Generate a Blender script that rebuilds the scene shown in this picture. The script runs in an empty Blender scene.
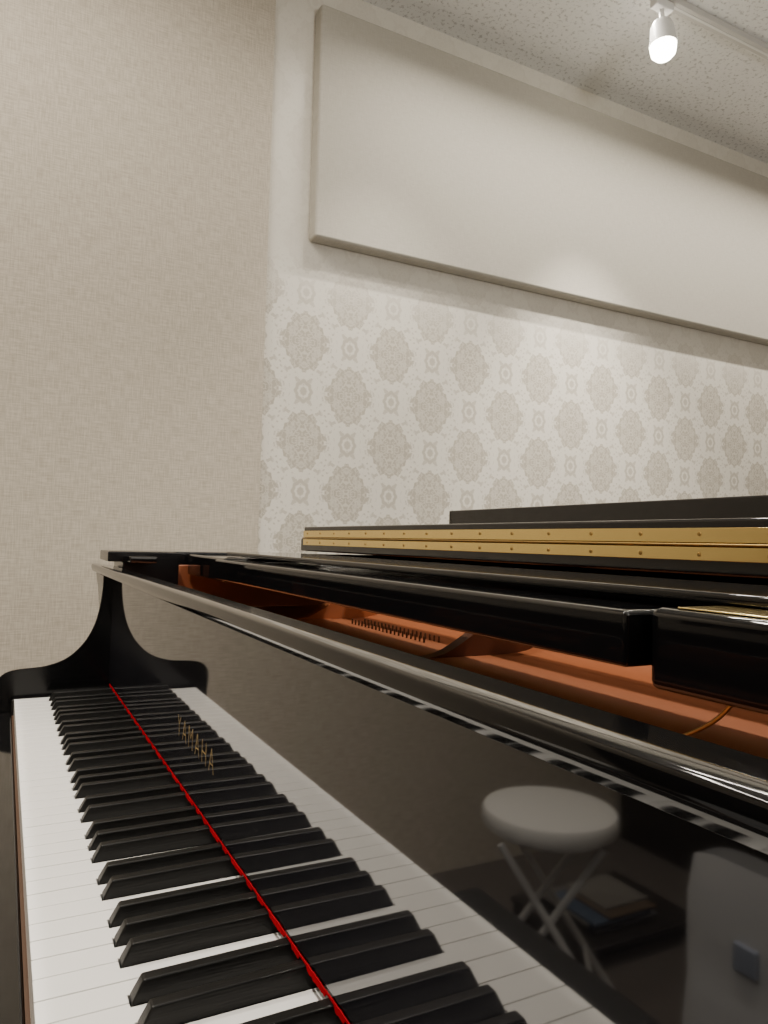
import bpy, bmesh, math, random
from mathutils import Vector, Matrix
random.seed(4)
scene = bpy.context.scene
COL = scene.collection
W = {}

# ------------------------------------------------------------ materials
def mat(name, col, rough=.5, metal=0., ior=1.5, spec=.5, emit=None, es=0., coat=0.):
    m = bpy.data.materials.new(name); m.use_nodes = True
    b = m.node_tree.nodes["Principled BSDF"]
    b.inputs["Base Color"].default_value = (*col, 1)
    b.inputs["Roughness"].default_value = rough
    b.inputs["Metallic"].default_value = metal
    b.inputs["IOR"].default_value = ior
    b.inputs["Specular IOR Level"].default_value = spec
    b.inputs["Coat Weight"].default_value = coat
    if emit:
        b.inputs["Emission Color"].default_value = (*emit, 1)
        b.inputs["Emission Strength"].default_value = es
    return m

class NB:
    def __init__(s, m):
        s.nt = m.node_tree; s.b = s.nt.nodes["Principled BSDF"]
    def n(s, t, **kw):
        x = s.nt.nodes.new(t)
        for k, v in kw.items(): setattr(x, k, v)
        return x
    def link(s, a, b): s.nt.links.new(a, b)
    def m(s, op, a, b=None, c=None):
        x = s.n("ShaderNodeMath", operation=op)
        for i, v in enumerate((a, b, c)):
            if v is None: continue
            if isinstance(v, (int, float)): x.inputs[i].default_value = v
            else: s.link(v, x.inputs[i])
        return x.outputs[0]
    def pos(s):
        g = s.n("ShaderNodeNewGeometry"); sp = s.n("ShaderNodeSeparateXYZ")
        s.link(g.outputs["Position"], sp.inputs[0]); return sp.outputs
    def comb(s, x, y, z):
        c = s.n("ShaderNodeCombineXYZ")
        for i, v in enumerate((x, y, z)):
            if isinstance(v, (int, float)): c.inputs[i].default_value = v
            else: s.link(v, c.inputs[i])
        return c.outputs[0]
    def noise(s, vec, scale, detail=2., rough=.5):
        x = s.n("ShaderNodeTexNoise"); s.link(vec, x.inputs["Vector"])
        x.inputs["Scale"].default_value = scale; x.inputs["Detail"].default_value = detail
        x.inputs["Roughness"].default_value = rough
        return x.outputs["Fac"]
    def mix(s, f, a, b):
        x = s.n("ShaderNodeMix", data_type='RGBA')
        if isinstance(f, (int, float)): x.inputs[0].default_value = f
        else: s.link(f, x.inputs[0])
        for i, v in ((6, a), (7, b)):
            if isinstance(v, tuple): x.inputs[i].default_value = (*v, 1)
            else: s.link(v, x.inputs[i])
        return x.outputs[2]
    def step(s, v, lo, hi):
        x = s.n("ShaderNodeMapRange", interpolation_type='SMOOTHSTEP')
        s.link(v, x.inputs[0]); x.inputs[1].default_value = lo; x.inputs[2].default_value = hi
        return x.outputs[0]
    def bump(s, h, strength, dist):
        x = s.n("ShaderNodeBump"); x.inputs["Strength"].default_value = strength
        x.inputs["Distance"].default_value = dist; s.link(h, x.inputs["Height"])
        s.link(x.outputs[0], s.b.inputs["Normal"])
    def col(s, c): s.link(c, s.b.inputs["Base Color"])

def linen(name, c1, c2, scale=1.0, axis='xz'):
    m = mat(name, c1, .85, spec=.2); t = NB(m); p = t.pos()
    u = p[0] if axis[0] == 'x' else p[1]
    a = t.noise(t.comb(t.m('MULTIPLY', u, 26*scale), 0.0, t.m('MULTIPLY', p[2], 360*scale)), 1, 2, .5)
    b = t.noise(t.comb(t.m('MULTIPLY', u, 360*scale), 3.0, t.m('MULTIPLY', p[2], 26*scale)), 1, 2, .5)
    s_ = t.m('MULTIPLY', t.m('ADD', a, b), .5)
    t.col(t.mix(t.step(s_, .34, .66), c1, c2))
    t.bump(s_, .25, .0013)
    return m

M_linen = linen("linen_wallpaper", (.45, .40, .325), (.61, .555, .465))
M_panel = linen("panel_fabric", (.47, .445, .385), (.53, .505, .445), 1.3)
M_wall2 = linen("plain_wallpaper", (.50, .45, .385), (.60, .545, .47), 1, 'yz')

# damask
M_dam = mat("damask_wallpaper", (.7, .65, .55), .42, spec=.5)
t = NB(M_dam); p = t.pos(); P = .283
nx = t.m('DIVIDE', t.m('SUBTRACT', p[0], .714), P)
nz = t.m('DIVIDE', t.m('SUBTRACT', p[2], 1.283), P*1.01)
fa = t.m('ABSOLUTE', t.m('SUBTRACT', t.m('FRACT', t.m('ADD', nx, 100.5)), .5))
fb = t.m('ABSOLUTE', t.m('SUBTRACT', t.m('FRACT', t.m('ADD', nz, 100.5)), .5))
ga = t.m('SUBTRACT', .5, fa); gb = t.m('SUBTRACT', .5, fb)
def rr(a, b, sa, sb, e=2.):
    A = t.m('POWER', t.m('ABSOLUTE', t.m('DIVIDE', a, sa)), e); B = t.m('POWER', t.m('ABSOLUTE', t.m('DIVIDE', b, sb)), e)
    return t.m('POWER', t.m('ADD', A, B), 1/e)
def inv(x): return t.m('SUBTRACT', 1.0, x)
def band(q, a, b, s=.05): return t.m('MULTIPLY', t.step(q, a, a+s), inv(t.step(q, b-s, b)))
def medallion(a, b):
    r = rr(a, b, .265, .325, 1.5)
    n1 = t.noise(t.comb(a, b, 0.0), 13, 2, .5)
    n2 = t.noise(t.comb(a, b, 5.0), 19, 2, .5)
    R = t.m('ADD', .98, t.m('MULTIPLY', t.m('SUBTRACT', n1, .5), 1.1))
    q = t.m('DIVIDE', r, R)
    body = inv(t.step(q, .90, 1.04))
    vein = t.m('MULTIPLY', inv(t.step(t.m('ABSOLUTE', t.m('SUBTRACT', n2, .5)), .02, .07)), inv(t.step(q, .86, .94)))
    ring = band(q, .60, .78, .07)
    cut = t.m('MAXIMUM', t.m('MULTIPLY', vein, .55), t.m('MULTIPLY', ring, .45))
    leaf = t.m('MULTIPLY', band(r, 1.06, 1.40, .08), t.step(n2, .51, .60))
    return t.m('MAXIMUM', t.m('MULTIPLY', body, inv(cut)), t.m('MULTIPLY', leaf, .65))
def small(a, b):
    r = rr(a, b, .10, .12, 1.8)
    th = t.m('ARCTAN2', b, a)
    R = t.m('ADD', 1.0, t.m('MULTIPLY', t.m('COSINE', t.m('MULTIPLY', th, 8)), .06))
    q = t.m('DIVIDE', r, R)
    return t.m('MULTIPLY', t.m('MAXIMUM', band(q, .54, 1.06, .16), inv(t.step(q, .28, .46))), .8)
pat = t.m('MAXIMUM', t.m('MAXIMUM', medallion(fa, fb), medallion(ga, gb)),
          t.m('MAXIMUM', small(ga, fb), small(fa, gb)))
fine = t.noise(t.comb(t.m('MULTIPLY', p[0], 300), 0.0, t.m('MULTIPLY', p[2], 300)), 1, 2)
base = t.mix(fine, (.77, .735, .65), (.85, .815, .73))
amt = t.m('MULTIPLY', pat, t.m('SUBTRACT', .84, t.m('MULTIPLY', t.step(p[2], 1.60, 1.86), .70)))  # print contrast drops with height, imitating the shade around the panel
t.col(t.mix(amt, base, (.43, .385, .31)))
t.link(t.m('ADD', .34, t.m('MULTIPLY', pat, .28)), t.b.inputs["Roughness"])

# ceiling
M_ceil = mat("mineral_fibre_ceiling", (.6, .58, .54), .95, spec=.1)
t = NB(M_ceil); p = t.pos()
v = t.comb(p[0], p[1], 0.0)
n1 = t.noise(v, 78, 3, .65)
pit = t.step(n1, .53, .65)
t.col(t.mix(pit, (.92, .92, .90), (.62, .615, .60)))
t.bump(t.m('SUBTRACT', 1.0, pit), .35, .003)

# floor
M_floor = mat("dark_carpet", (.05, .042, .036), .9, spec=.1)
t = NB(M_floor); p = t.pos()
t.col(t.mix(t.noise(t.comb(p[0], p[1], 0.0), 220, 3), (.08, .07, .062), (.14, .122, .108)))

M_black = mat("black_lacquer", (.004, .004, .0045), .05, ior=1.6, spec=.5)
M_arm = mat("soft_gloss_black", (.0035, .0035, .004), .16, ior=1.4, spec=.5)
M_fall = mat("polished_fallboard", (.012, .012, .015), .035, ior=2.25, spec=.5)
M_lip = mat("fallboard_lip_lacquer", (.003, .003, .0035), .07, ior=1.55)
M_ebony = mat("ebony_key", (.0035, .0035, .0035), .38, ior=1.4)
t = NB(M_ebony); p = t.pos()
t.bump(t.noise(t.comb(t.m('MULTIPLY', p[0], 30), t.m('MULTIPLY', p[1], 900), t.m('MULTIPLY', p[2], 900)), 1, 2), .25, .0006)
M_ivory = mat("ivory_key", (.94, .93, .90), .16)
M_felt = mat("red_felt", (.33, .006, .014), 1., spec=0.)
M_wood = mat("key_wood", (.08, .04, .022), .5)
M_case = mat("red_brown_veneer", (.22, .065, .023), .45)
M_gold = mat("polished_brass", (1., .77, .32), .16, metal=1.)
M_letter = mat("gold_inlay", (.62, .44, .18), .45, metal=1.)
M_screw = mat("dark_brass_screw", (.45, .30, .11), .35, metal=1.)
M_plate = mat("copper_iron_plate", (.37, .115, .04), .6, metal=.05)
M_plate2 = mat("dark_copper_rib", (.12, .04, .017), .5, metal=.1)
M_pin = mat("steel_pin", (.18, .13, .10), .4, metal=1.)
M_string = mat("wound_string", (.75, .5, .2), .3, metal=1.)
M_white = mat("white_lamp_enamel", (.8, .8, .78), .35)
M_bulb = mat("lit_bulb", (1, 1, .9), .3, emit=(1, .96, .76), es=22)
M_track = mat("track_enamel", (.60, .59, .56), .4)
M_vinyl = mat("grey_vinyl", (.58, .57, .55), .5)
M_tube = mat("pale_metal_tube", (.7, .7, .7), .35, metal=.3)
M_canvas = mat("pale_canvas", (.52, .53, .54), .9)
t = NB(M_canvas); p = t.pos()
t.col(t.mix(t.noise(t.comb(p[0], p[1], p[2]), 9, 4), (.44, .44, .45), (.54, .54, .55)))
M_blue = mat("blue_print", (.24, .27, .34), .7)
M_dark = mat("black_brown_laminate", (.018, .015, .013), .45)
M_bench = mat("black_leatherette", (.003, .003, .003), .6)
M_base = mat("cream_baseboard", (.5, .46, .39), .5)

# ------------------------------------------------------------ mesh helpers
def mk(name, verts, faces, m, bevel=0., seg=2, smooth=False, parent=None):
    vs = [Vector(v) for v in verts]
    lo = Vector([min(v[i] for v in vs) for i in range(3)]); hi = Vector([max(v[i] for v in vs) for i in range(3)])
    c = (lo + hi) / 2
    me = bpy.data.meshes.new(name)
    me.from_pydata([v - c for v in vs], [], faces)
    bm = bmesh.new(); bm.from_mesh(me)
    bmesh.ops.recalc_face_normals(bm, faces=bm.faces[:])
    if bevel > 0:
        bmesh.ops.bevel(bm, geom=[e for e in bm.edges if e.calc_face_angle(0) > .5], offset=bevel, segments=seg, profile=.5, affect='EDGES', clamp_overlap=True)
    bm.to_mesh(me); bm.free()
    if smooth or bevel > 0:
        for f in me.polygons: f.use_smooth = True
        try: me.set_sharp_from_angle(angle=math.radians(50))
        except Exception: pass
    me.materials.append(m)
    o = bpy.data.objects.new(name, me); COL.objects.link(o)
    if bevel > 0:
        wn = o.modifiers.new("weighted_normal", 'WEIGHTED_NORMAL'); wn.keep_sharp = True; wn.weight = 100
    o.location = c; W[o] = Matrix.Translation(c)
    if parent: par(o, parent)
    return o
def par(o, p):
    o.parent = p; o.matrix_parent_inverse = W[p].inverted()
def box(name, x0, x1, y0, y1, z0, z1, m, bevel=0., seg=2, parent=None):
    v = [(x, y, z) for x in (x0, x1) for y in (y0, y1) for z in (z0, z1)]
    f = [(0, 1, 3, 2), (4, 6, 7, 5), (0, 4, 5, 1), (2, 3, 7, 6), (0, 2, 6, 4), (1, 5, 7, 3)]
    return mk(name, v, f, m, bevel, seg, parent=parent)
def prism(name, pts, a0, a1, m, axis='y', bevel=0., seg=2, smooth=False, parent=None, pts2=None):
    n = len(pts)
    def P3(p, a):
        return (p[0], a, p[1]) if axis == 'y' else ((p[0], p[1], a) if axis == 'z' else (a, p[0], p[1]))
    v = [P3(p, a0) for p in pts] + [P3(p, a1) for p in (pts2 or pts)]
    f = [tuple(range(n)), tuple(range(2*n-1, n-1, -1))] + [(i, (i+1) % n, n+(i+1) % n, n+i) for i in range(n)]
    return mk(name, v, f, m, bevel, seg, smooth, parent)
def lathe(name, prof, c, m, seg=32, axis=Vector((0, 0, 1)), parent=None):
    q = Vector((0, 0, 1)).rotation_difference(axis.normalized())
    v = []; f = []
    for r, z in prof:
        for i in range(seg):
            a = 2*math.pi*i/seg
            v.append(Vector(c) + q @ Vector((r*math.cos(a), r*math.sin(a), z)))
    n = len(prof)
    for j in range(n-1):
        for i in range(seg):
            f.append((j*seg+i, j*seg+(i+1) % seg, (j+1)*seg+(i+1) % seg, (j+1)*seg+i))
    f.append(tuple(range(seg))); f.append(tuple(range((n-1)*seg, n*seg)))
    return mk(name, v, f, m, smooth=True, parent=parent)
def tube(name, pts, r, m, parent=None, seg=10):
    pts = [Vector(p) for p in pts]; v = []; f = []
    for k, p in enumerate(pts):
        d = (pts[min(k+1, len(pts)-1)] - pts[max(k-1, 0)]).normalized()
        up = Vector((0, 0, 1)) if abs(d.z) < .95 else Vector((1, 0, 0))
        a = d.cross(up).normalized(); b = d.cross(a)
        for i in range(seg):
            t_ = 2*math.pi*i/seg
            v.append(p + a*r*math.cos(t_) + b*r*math.sin(t_))
    for j in range(len(pts)-1):
        for i in range(seg):
            f.append((j*seg+i, j*seg+(i+1) % seg, (j+1)*seg+(i+1) % seg, (j+1)*seg+i))
    f.append(tuple(range(seg))); f.append(tuple(range((len(pts)-1)*seg, len(pts)*seg)))
    return mk(name, v, f, m, smooth=True, parent=parent)
def empty(name, loc, label, cat):
    o = bpy.data.objects.new(name, None); COL.objects.link(o); o.location = loc
    o.empty_display_size = .1
    W[o] = Matrix.Translation(loc); o["label"] = label; o["category"] = cat; return o
def struct(o, label, cat):
    o["kind"] = "structure"; o["label"] = label; o["category"] = cat
def catmull(pts, n=8):
    out = []
    for i in range(len(pts)-1):
        p0 = Vector(pts[max(i-1, 0)]); p1 = Vector(pts[i]); p2 = Vector(pts[i+1]); p3 = Vector(pts[min(i+2, len(pts)-1)])
        for k in range(n):
            s = k/n
            out.append(.5*((2*p1)+(-p0+p2)*s+(2*p0-5*p1+4*p2-p3)*s*s+(-p0+3*p1-3*p2+p3)*s**3))
    out.append(Vector(pts[-1])); return out

# ------------------------------------------------------------ room
ZC = 2.63
struct(box("floor", -2.4, 4.3, -2.1, 2.05, -.1, 0, M_floor), "dark short pile carpet floor", "floor")
struct(box("ceiling", -2.4, 4.3, -2.1, 2.05, ZC, ZC+.1, M_ceil), "speckled off-white mineral fibre ceiling", "ceiling")
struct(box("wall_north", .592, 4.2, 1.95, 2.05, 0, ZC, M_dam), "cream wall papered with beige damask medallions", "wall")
struct(box("wall_northwest", -2.3, .59, 1.935, 2.05, 0, ZC, M_linen), "beige linen textured wallpaper wall beside the damask", "wall")
struct(box("wall_west", -2.4, -2.3, -2.0, 2.05, 0, ZC, M_wall2), "plain beige wallpaper wall", "wall")
struct(box("wall_east", 4.2, 4.3, -2.0, 2.05, 0, ZC, M_wall2), "plain beige wallpaper wall", "wall")
struct(box("wall_south", -2.4, 4.3, -2.1, -2.0, 0, ZC, M_wall2), "plain beige wallpaper wall", "wall")
struct(box("baseboard_north", .6, 4.2, 1.938, 1.95, 0, .07, M_base, .002), "low cream baseboard", "baseboard")

# acoustic panel
pn = box("acoustic_panel", .714, 4.0, 1.898, 1.9496, 1.857, 2.535, M_panel, .009, 4)
pn["label"] = "long cream fabric-covered acoustic panel mounted high on the damask wall"; pn["category"] = "wall panel"

# track and spotlight
tr = empty("light_track", (1.2, 1.495, ZC), "slim off-white lighting track fixed to the speckled ceiling", "light track")
box("rail", -1.6, 4.0, 1.478, 1.512, ZC-.02, ZC, M_track, .002, parent=tr)
box("conductor_slot", -1.58, 3.98, 1.491, 1.499, ZC-.0215, ZC-.0202, M_white, parent=tr)
LX, LY = 1.622, 1.495
sp = empty("spotlight", (LX, LY, ZC-.022), "lit white cylindrical spotlight hanging from the ceiling track", "spotlight")
box("track_adapter", LX-.035, LX+.035, LY-.015, LY+.015, ZC-.047, ZC-.0222, M_white, .004, parent=sp)
tube("stem", [(LX, LY, ZC-.046), (LX, LY, ZC-.088)], .007, M_white, parent=sp)
ax = Vector((.02, -.05, -1)).normalized()
c0 = Vector((LX, LY, ZC-.08))
lathe("lamp_housing", [(.012, 0), (.026, .006), (.033, .02), (.038, .062), (.0395, .076), (.037, .076), (.03, .05), (.012, .04)], c0, M_white, axis=ax, parent=sp)
lathe("bulb", [(.010, .045), (.022, .055), (.034, .070), (.0370, .086), (.034, .102), (.024, .113), (.008, .118)], c0, M_bulb, axis=ax, parent=sp)

# ------------------------------------------------------------ piano
piano = empty("grand_piano", (.85, .73, 0), "glossy black grand piano with open fallboard and folded-back front lid", "piano")
YE = 1.345; KP = .0235; ZT = .73; FX = .147

kb = box("keyboard", .002, .19, YE-52*KP, YE, .680, .706, M_wood, .001, parent=piano)
kb["label"] = "wooden key bed carrying black and white keys"
offs = {'C': -.002, 'D': .002, 'F': -.003, 'G': 0., 'A': .003}
names = "ABCDEFG"
blacks = {}
for i in range(52):
    nme = names[i % 7]
    if nme in offs and i < 51:
        blacks[i] = YE - (i+1)*KP - offs[nme]
BW = .0054
for i in range(52):
    yh = YE - i*KP - .0004; yl = YE - (i+1)*KP + .0004
    bh = yh; bl = yl
    if (i-1) in blacks: bh = min(yh, blacks[i-1]-BW-.0008)
    if i in blacks: bl = max(yl, blacks[i]+BW+.0008)
    pts = [(0, yl), (0, yh), (.0495, yh)]
    if bh < yh: pts.append((.0495, bh))
    pts += [(.19, bh), (.19, bl)]
    if bl > yl: pts.append((.0495, bl))
    pts.append((.0495, yl))
    o = prism("white_key", pts, .7065, ZT + random.uniform(-.0001, .0001), M_ivory, 'z', bevel=.0007, seg=2, parent=kb)
    if i == 0: o["label"] = "glossy white piano key"
for i, yc in blacks.items():
    b, tq = BW, .0044
    v = [(.0505, yc-b, .722), (.0505, yc+b, .722), (.19, yc+b, .722), (.19, yc-b, .722),
         (.0505, yc-b, .7315), (.0505, yc+b, .7315), (.0565, yc+tq, .7425), (.0565, yc-tq, .7425),
         (.19, yc+tq, .7435), (.19, yc-tq, .7435), (.19, yc+b, .7315), (.19, yc-b, .7315)]
    f = [(0, 3, 2, 1), (0, 1, 5, 4), (4, 5, 6, 7), (7, 6, 8, 9), (3, 11, 10, 2), (11, 9, 8, 10), (1, 2, 10, 5), (5, 10, 8, 6), (0, 4, 11, 3), (4, 7, 9, 11)]
    o = mk("black_key", v, f, M_ebony, .0013, 3, parent=kb)

box("key_slip", -.026, -.003, -.0, 1.36, .655, .706, M_black, .003, 3, parent=piano)
box("key_slip_liner", -.0025, .0015, .12, YE, .66, .704, M_wood, parent=piano)["label"] = "bare dark wood strip"
box("keybed", -.026, .6, -.0, 1.36, .60, .654, M_black, .003, parent=piano)

# fallboard
fb_ = box("fallboard", FX, FX+.016, .075, 1.36, .7465, .9345, M_fall, .0008, parent=piano)
fb_["label"] = "mirror-polished black fallboard with gold lettering"
lp = [(.1235, .9342), (.1212, .9385), (.1206, .9412), (.1207, .9450), (.1214, .9466), (.1230, .9475), (.1262, .9480), (.1310, .9478), (.1575, .9448), (.1585, .9438), (.1590, .9342)]
prism("fallboard_lip", lp, -.0, 1.462, M_lip, 'y', bevel=.0005, seg=2, smooth=True, parent=fb_)
tops = []; bots = []
yy = YE
while yy > .125:
    on = min(abs(yy-b_) for b_ in blacks.values())
    bots.append((yy, .7443 if on < BW+.0012 else .7418+random.uniform(-.0006, .0005)))
    tops.append((yy, .7457+random.uniform(-.0003, .0003)))
    yy -= .0022
prism("felt_strip", tops + bots[::-1], FX-.0010, FX-.0002, M_felt, 'x', parent=fb_)["label"] = "thin red felt strip above the keys"
cu = bpy.data.curves.new("lettering", 'FONT'); cu.body = "YAMAHA"; cu.size = .030; cu.offset = -.0008
cu.align_x = 'CENTER'; cu.align_y = 'CENTER'; cu.space_character = 1.4
to = bpy.data.objects.new("tmp_text", cu); COL.objects.link(to)
bpy.context.view_layer.update()
dg = bpy.context.evaluated_depsgraph_get()
me = bpy.data.meshes.new_from_object(to.evaluated_get(dg)); me.name = "lettering"
bpy.data.objects.remove(to)
me.materials.clear(); me.materials.append(M_letter)
R = Matrix(((0, 0, -1), (-1, 0, 0), (0, 1.12, 0)))
for v_ in me.vertices: v_.co = R @ v_.co
lt = bpy.data.objects.new("lettering", me); COL.objects.link(lt)
lt.location = (FX-.0003, .726, .800); W[lt] = Matrix.Translation(lt.location); par(lt, fb_)
lt["label"] = "gold inlaid brand lettering"

# arms
curve = [tuple(q) for q in catmull([(-.026, .72), (-.028, .745), (-.024, .762), (-.012, .772), (.008, .776), (.045, .779), (.078, .791), (.103, .815), (.119, .845), (.1275, .88), (.131, .912)], 5)]
tail = [(.131, .931), (.1625, .931), (.1625, .955), (.137, .955), (.137, .973), (.26, .973), (.26, .60)]
arm = [(-.020, .60), (-.024, .66)] + curve + tail
def low(q):
    x, z = q; k = max(0., min(1., (.93-z)/.05)) * max(0., min(1., (z-.72)/.03)); return (x + .012*k*(1 if x < 0 else 1), z-.024*k)
arm2 = [(-.020, .60), (-.024, .66)] + [low(q) for q in curve] + tail
prism("arm", arm, 1.362, 1.48, M_arm, 'y', bevel=.0022, seg=2, smooth=True, parent=piano, pts2=arm2)
prism("arm", arm2, -.02, .072, M_arm, 'y', bevel=.0022, seg=2, smooth=True, parent=piano, pts2=arm)
box("key_block", -.004, .145, YE+.0007, 1.3615, .68, .7295, M_black, .003, parent=piano)
box("key_block", -.004, .145, .0725, YE-52*KP-.0007, .68, .7295, M_black, .003, parent=piano)

# rim
outer = catmull([(.262, 1.48), (.8, 1.48), (1.25, 1.48), (1.52, 1.44), (1.68, 1.31), (1.73, 1.13), (1.68, .95), (1.52, .78), (1.28, .62), (1.1, .42), (1.0, .2), (.88, .04), (.66, -.02), (.262, -.02)], 6)
outer = [Vector((p_.x, min(p_.y, 1.48))) for p_ in outer]
def offset(pl, d):
    r = []
    for i, p_ in enumerate(pl):
        a = pl[max(i-1, 0)]; b = pl[min(i+1, len(pl)-1)]
        tg = (b-a).normalized(); r.append(p_ + Vector((tg.y, -tg.x))*d)
    return r
inner = offset(outer, .05)
def ring(name, o_, i_, z0, z1, m, parent):
    n = len(o_)
    pl = o_ + i_[::-1]
    v = [(p_.x, p_.y, z) for z in (z0, z1) for p_ in pl]; N = len(pl); f = []
    for i in range(N): f.append((i, (i+1) % N, N+(i+1) % N, N+i))
    for i in range(n-1):
        f.append((i, N-1-i, N-2-i, i+1)); f.append((N+i, N+i+1, N+N-2-i, N+N-1-i))
    return mk(name, v, f, m, .002, 2, parent=parent)
ring("rim", outer, inner, .66, .973, M_black, piano)
ring("inner_rim", offset(outer, .0505), offset(outer, .056), .70, .948, M_case, piano)["label"] = "reddish-brown veneered inner rim"
so = offset(outer, .057)
prism("soundboard", [(p_.x, p_.y) for p_ in so], .70, .71, M_case, 'z', parent=piano)

# iron plate and interior
ZP = .868
pl_ = prism("iron_plate", [(p_.x if p_.x > .262 else .185, p_.y) for p_ in offset(outer, .062)], ZP-.01, ZP, M_plate, 'z', bevel=.002, parent=piano)
pl_["label"] = "copper-gold cast iron plate"
for k, (yy, x0, mm) in enumerate(((.74, .41, M_plate2), (1.17, .41, M_plate))):
    v = catmull([(x0, ZP+.0002), (x0+.03, ZP+.006), (x0+.07, ZP+.028), (x0+.11, ZP+.055), (x0+.17, ZP+.068)], 6)
    prism("plate_strut", [(q.x, q.y) for q in v] + [(x0+.17, ZP+.0003), (x0, ZP+.0001)], yy-.009, yy+.009, mm, 'y', bevel=.004, seg=3, smooth=True, parent=pl_)
prism("plate_flange", [tuple(q) for q in catmull([(.53, ZP+.0004), (.565, ZP+.006), (.585, ZP+.025), (.595, ZP+.055), (.605, .95)], 6)] + [(.64, .95), (.64, ZP+.0004)], .07, 1.40, M_plate, 'y', smooth=True, parent=pl_)
pin_me = None
for i in range(20):
    yy = 1.08 - i*.012
    for row in (0, 1):
        x = .480 + row*.020
        if pin_me is None:
            o = lathe("tuning_pin", [(.0014, 0), (.0014, .006), (.0011, .008)], (x, yy, ZP+.0002), M_pin, 8, parent=pl_); pin_me = o
        else:
            o = pin_me.copy(); COL.objects.link(o); o.location = (x, yy-row*.005, pin_me.location.z)
            W[o] = Matrix.Translation(o.location); par(o, pl_)
tube("wire_loop", catmull([(.30, .39, ZP), (.315, .36, .872), (.335, .325, .882), (.345, .295, .900), (.345, .275, .922)], 5), .0013, M_string, parent=pl_)
box("pin_block_front", .166, .184, .075, 1.36, .72, .90, M_case, .002, parent=piano)["label"] = "reddish wood pin block edge"

# music desk
md = box("music_desk", .273, .315, .292, 1.16, .936, .967, M_black, .003, 3, parent=piano)
md["label"] = "glossy black music desk frame lying flat"
box("desk_board", .3155, .49, .292, 1.16, .955, .966, M_black, .002, parent=md)
box("rack_panel", .330, .46, .10, 1.30, .9704, .977, M_black, .002, 3, parent=md)
s1 = box("side_shelf", .288, .535, 1.163, 1.418, .930, .969, M_black, .004, 3, parent=piano)
s2 = box("side_shelf", .286, .535, .042, .289, .925, .969, M_black, .005, 3, parent=piano)
box("brass_plate", .2925, .329, .06, .275, .9692, .9702, M_gold, .0004, parent=s2)
box("rest_rail", .165, .21, 1.3, 1.3615, .955, .966, M_black, .002, parent=piano)

# lid
HX = .543
lo_ = [Vector((p_.x, p_.y)) for p_ in offset(outer, -.008) if p_.x > HX]
main = [(HX, 1.488)] + [(p_.x, p_.y) for p_ in lo_] + [(HX, -.028)]
lid = prism("lid", main, .9785, 1.0055, M_black, 'z', bevel=.003, seg=3, parent=piano)
fl = box("front_lid_flap", HX, .90, -.028, 1.470, 1.0062, 1.030, M_black, .003, 3, parent=piano)
fl["label"] = "black front lid section folded back on top"
box("flap_lip", .902, .925, -.028, 1.462, 1.0062, 1.080, M_black, .003, 3, parent=fl)
hg = box("lid_hinge", HX-.0022, HX-.0002, -.02, 1.468, .9915, 1.0040, M_gold, .0004, parent=piano)
hg["label"] = "long polished brass piano hinge with screws"
box("hinge_leaf", HX-.0022, HX-.0002, -.02, 1.468, 1.0080, 1.0215, M_gold, .0004, parent=hg)
tube("hinge_knuckle", [(HX-.003, -.02, 1.006), (HX-.003, 1.468, 1.006)], .0014, M_screw, parent=hg)
sc = None
for i in range(21):
    for z, dy in ((.997, 0.), (1.016, .0)):
        yy = 1.445 - i*.07
        if sc is None:
            sc = lathe("screw", [(.0022, 0), (.0018, .0008), (.0006, .001)], (HX-.0023, yy, z), M_screw, 10, axis=Vector((-1, 0, 0)), parent=hg)
            scz = sc.location.copy()
        else:
            o = sc.copy(); COL.objects.link(o); o.location = (scz.x, yy, z); W[o] = Matrix.Translation(o.location); par(o, hg)

# legs, lyre
def pleg(x, y, ztop):
    o = lathe("leg", [(.03, .06), (.036, .09), (.034, .12), (.05, .45), (.058, ztop-.06), (.065, ztop-.05), (.065, ztop)], (x, y, 0), M_black, 8, parent=piano)
    lathe("caster", [(.024, -.012), (.028, -.008), (.028, .008), (.024, .012)], (x, y, .029), M_gold, 20, axis=Vector((0, 1, 0)), parent=o)
pleg(.14, 1.40, .60); pleg(.14, .06, .60); pleg(1.5, 1.2, .70)
ly = box("pedal_lyre", .30, .34, .60, .86, .12, .20, M_black, .006, parent=piano)
for y in (.66, .80): tube("lyre_post", [(.32, y, .20), (.32, y, .60)], .014, M_black, parent=ly)
for y in (.66, .73, .80): box("pedal", .20, .30, y-.012, y+.012, .14, .148, M_gold, .002, parent=ly)
bpy.context.view_layer.update()

# ------------------------------------------------------------ piano bench
bn = empty("piano_bench", (-.17, .67, 0), "low black leatherette piano bench tucked in front of the keyboard", "bench")
box("seat", -.345, -.04, .38, .94, .445, .485, M_bench, .012, 4, parent=bn)
box("apron", -.33, -.055, .395, .925, .395, .4445, M_black, .003, parent=bn)
for x in (-.315, -.07):
    for y in (.41, .91):
        box("leg", x-.016, x+.016, y-.016, y+.016, 0, .3945, M_black, .003, parent=bn)

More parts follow.
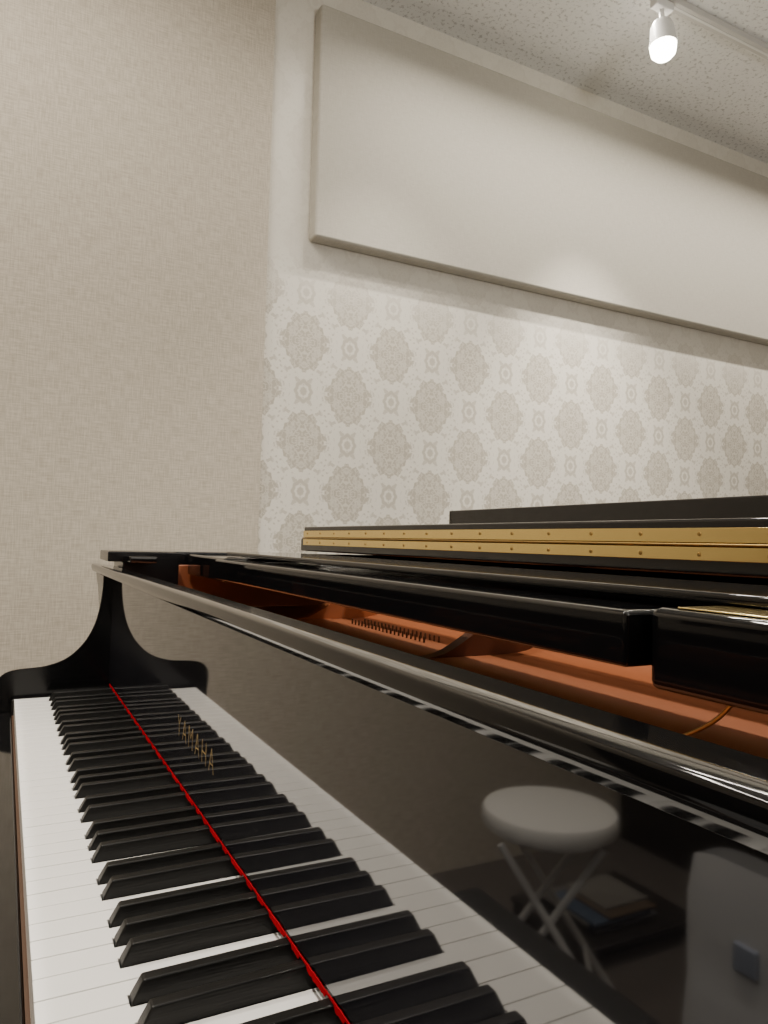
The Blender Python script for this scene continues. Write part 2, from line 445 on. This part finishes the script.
# ------------------------------------------------------------ stool
SX, SY = -.72, 1.22
st = empty("folding_stool", (SX, SY, 0), "round grey vinyl folding stool with pale metal tube legs", "stool")
lathe("seat", [(.130, .418), (.138, .421), (.1405, .430), (.1405, .447), (.136, .455), (.10, .460), (.02, .461)], (SX, SY, 0), M_vinyl, 40, parent=st)
lathe("seat_plate", [(.11, .408), (.12, .410), (.12, .4178)], (SX, SY, 0), M_tube, 32, parent=st)
d1 = Vector((.80, .60, 0)).normalized(); d2 = Vector((-d1.y, d1.x, 0))
C = Vector((SX, SY, 0))
for s in (-1, 1):
    w = .080 if s > 0 else .095
    for q in (-1, 1):
        tube("leg", [C - d1*s*.10 + d2*q*w + Vector((0, 0, .407)), C + d1*s*.165 + d2*q*w + Vector((0, 0, .012))], .0075, M_tube, parent=st)
    tube("foot_bar", [C + d1*s*.165 - d2*(w+.01) + Vector((0, 0, .012)), C + d1*s*.165 + d2*(w+.01) + Vector((0, 0, .012))], .011, M_tube, parent=st)
    tube("crossbar", [C + d1*s*.086 - d2*w + Vector((0, 0, .130)), C + d1*s*.086 + d2*w + Vector((0, 0, .130))], .006, M_tube, parent=st)

# tote bag
bx, by = -.60, .60
bag = empty("tote_bag", (bx, by, 0), "tall pale grey canvas tote bag with dull blue printed patch", "bag")
v = []; f = []
n = 10
for j in range(n+1):
    z = .001 + .57*j/n; wv = .155 - .004*j/n + .003*math.sin(j*1.7); th = .07 - .045*j/n + .004*math.cos(j*2.1)
    for k in range(32):
        a = 2*math.pi*k/32; ca, sa = math.cos(a), math.sin(a)
        px = th*math.copysign(abs(ca)**.3, ca); py = wv*math.copysign(abs(sa)**.3, sa)
        v.append((bx+px, by+py, z + (.008*math.cos(a*2) if j == n else 0)))
for j in range(n):
    for k in range(32): f.append((j*32+k, j*32+(k+1) % 32, (j+1)*32+(k+1) % 32, (j+1)*32+k))
f.append(tuple(range(32)))
mk("bag_body", v, f, M_canvas, smooth=True, parent=bag)
box("printed_patch", bx+.03, bx+.0395, by+.03, by+.065, .448, .485, M_blue, .003, parent=bag)

# cabinet and books
cb = empty("low_cabinet", (-1.95, 1.6, 0), "black-brown low cabinet with two doors against the wall", "cabinet")
box("cabinet_body", -2.28, -1.62, 1.42, 1.905, .0, .9, M_dark, .004, parent=cb)
for x in (-2.27, -1.945):
    d = box("door", x, x+.32, 1.402, 1.4195, .06, .88, M_dark, .003, parent=cb)
rx, ry = -1.12, 1.46
rk = empty("book_rack", (rx, ry, 0), "low black rack holding flat stacks of sheet music", "rack")
box("shelf_board", rx-.20, rx+.18, ry-.13, ry+.17, .04, .055, M_dark, .003, parent=rk)
for x in (rx-.195, rx+.16): box("side_panel", x, x+.015, ry-.125, ry+.165, 0, .0395, M_dark, .002, parent=rk)
cols = [(.12, .12, .13), (.05, .08, .15), (.15, .14, .125), (.06, .09, .14), (.10, .07, .045), (.17, .16, .145)]
nms = ["dark grey", "navy blue", "pale grey", "slate blue", "brown", "cream"]
z = .0555
for i, c in enumerate(cols):
    hh = random.choice((.006, .008, .010)); ox = random.uniform(-.035, .03); oy = random.uniform(-.03, .02)
    m = mat("magazine_cover_%d" % i, c, .5); s = 1 - .06*i
    o = box("magazine", rx+.02+ox-.11*s, rx+.02+ox+.10*s, ry+oy-.09*s, ry+oy+.12*s, z, z+hh, m, .001); z += hh+.0003
    o["label"] = nms[i] + " sheet music book lying in a stack on the rack"
    o["category"] = "book"; o["group"] = "sheet music stacked on the rack"

# ------------------------------------------------------------ lights
WARM = (1, .915, .80)
def spot(name, loc, target, e, ang=120, r=.035, col=WARM, blend=1.):
    l = bpy.data.lights.new(name, 'SPOT'); l.energy = e; l.spot_size = math.radians(ang); l.spot_blend = blend
    l.shadow_soft_size = r; l.color = col
    o = bpy.data.objects.new(name, l); COL.objects.link(o); o.location = loc
    d = Vector(target) - Vector(loc); o.rotation_euler = d.to_track_quat('-Z', 'Y').to_euler(); return o
def area(name, loc, size, e, col=WARM, rot=(0, 0, 0), spread=180):
    l = bpy.data.lights.new(name, 'AREA'); l.shape = 'RECTANGLE'; l.size = size[0]; l.size_y = size[1]; l.energy = e; l.color = col
    l.spread = math.radians(spread)
    o = bpy.data.objects.new(name, l); COL.objects.link(o); o.location = loc; o.rotation_euler = rot; return o
# track spots, plus added unseen fills for walls and keys
area("wall_fill", (-.75, 1.35, 2.56), (2.0, .05), 30, spread=180)  # added linear fill that evens the light on the linen wall
area("wall_fill", (2.25, 1.55, 2.60), (2.8, .03), 30, spread=140)  # added linear fill washing the damask, not a real strip lamp
spot("spot_light", c0 + ax*.135, (1.75, 1.74, 1.2), 100, 70, .02)
spot("spot_light", (.85, 1.495, 2.50), (.95, 1.74, 1.2), 42, 66, .025)
spot("spot_light", (-.35, .55, 2.5), (.1, .75, .7), 115, 96, .035)  # added spot above the keys, without a fixture
spot("spot_light", (.95, .55, 2.5), (.15, .75, .75), 85, 100, .04)  # unseen spot from the right, throws black-key shadows across the whites
area("overhead_fill", (.6, -.9, 2.6), (2.4, .8), 12, (1, .94, .85))  # added soft fill from overhead, no fixture there
# added unseen upward fill that brightens the ceiling
spot("ceiling_fill", (.9, -1.0, 1.5), (1.3, .2, 2.63), 60, 150, .2, (1, .97, .91))
l = bpy.data.lights.new("room_fill", 'POINT'); l.energy = 20; l.shadow_soft_size = .45; l.color = (1, .95, .88)  # added point fill behind the camera, no lamp stands there
o = bpy.data.objects.new("room_fill", l); COL.objects.link(o); o.location = (.6, -1.2, 1.6)

w = bpy.data.worlds.new("world"); scene.world = w; w.use_nodes = True
w.node_tree.nodes["Background"].inputs[0].default_value = (1, .93, .82, 1)
w.node_tree.nodes["Background"].inputs[1].default_value = .1

# ------------------------------------------------------------ camera
rt = Vector((.8872, -.4610, .0261)); fw = Vector((.4593, .8870, .0422)).normalized()
rt = (rt - fw*rt.dot(fw)).normalized(); up = rt.cross(fw).normalized()
cam = bpy.data.cameras.new("camera"); co = bpy.data.objects.new("camera", cam); COL.objects.link(co)
Mx = Matrix((rt, up, -fw)).transposed().to_4x4(); Mx.translation = Vector((-.027, 0, 1.0))
co.matrix_world = Mx
cam.sensor_fit = 'VERTICAL'; cam.sensor_height = 36; cam.sensor_width = 27; cam.lens = 733/1024*36
cam.clip_start = .01
scene.camera = co
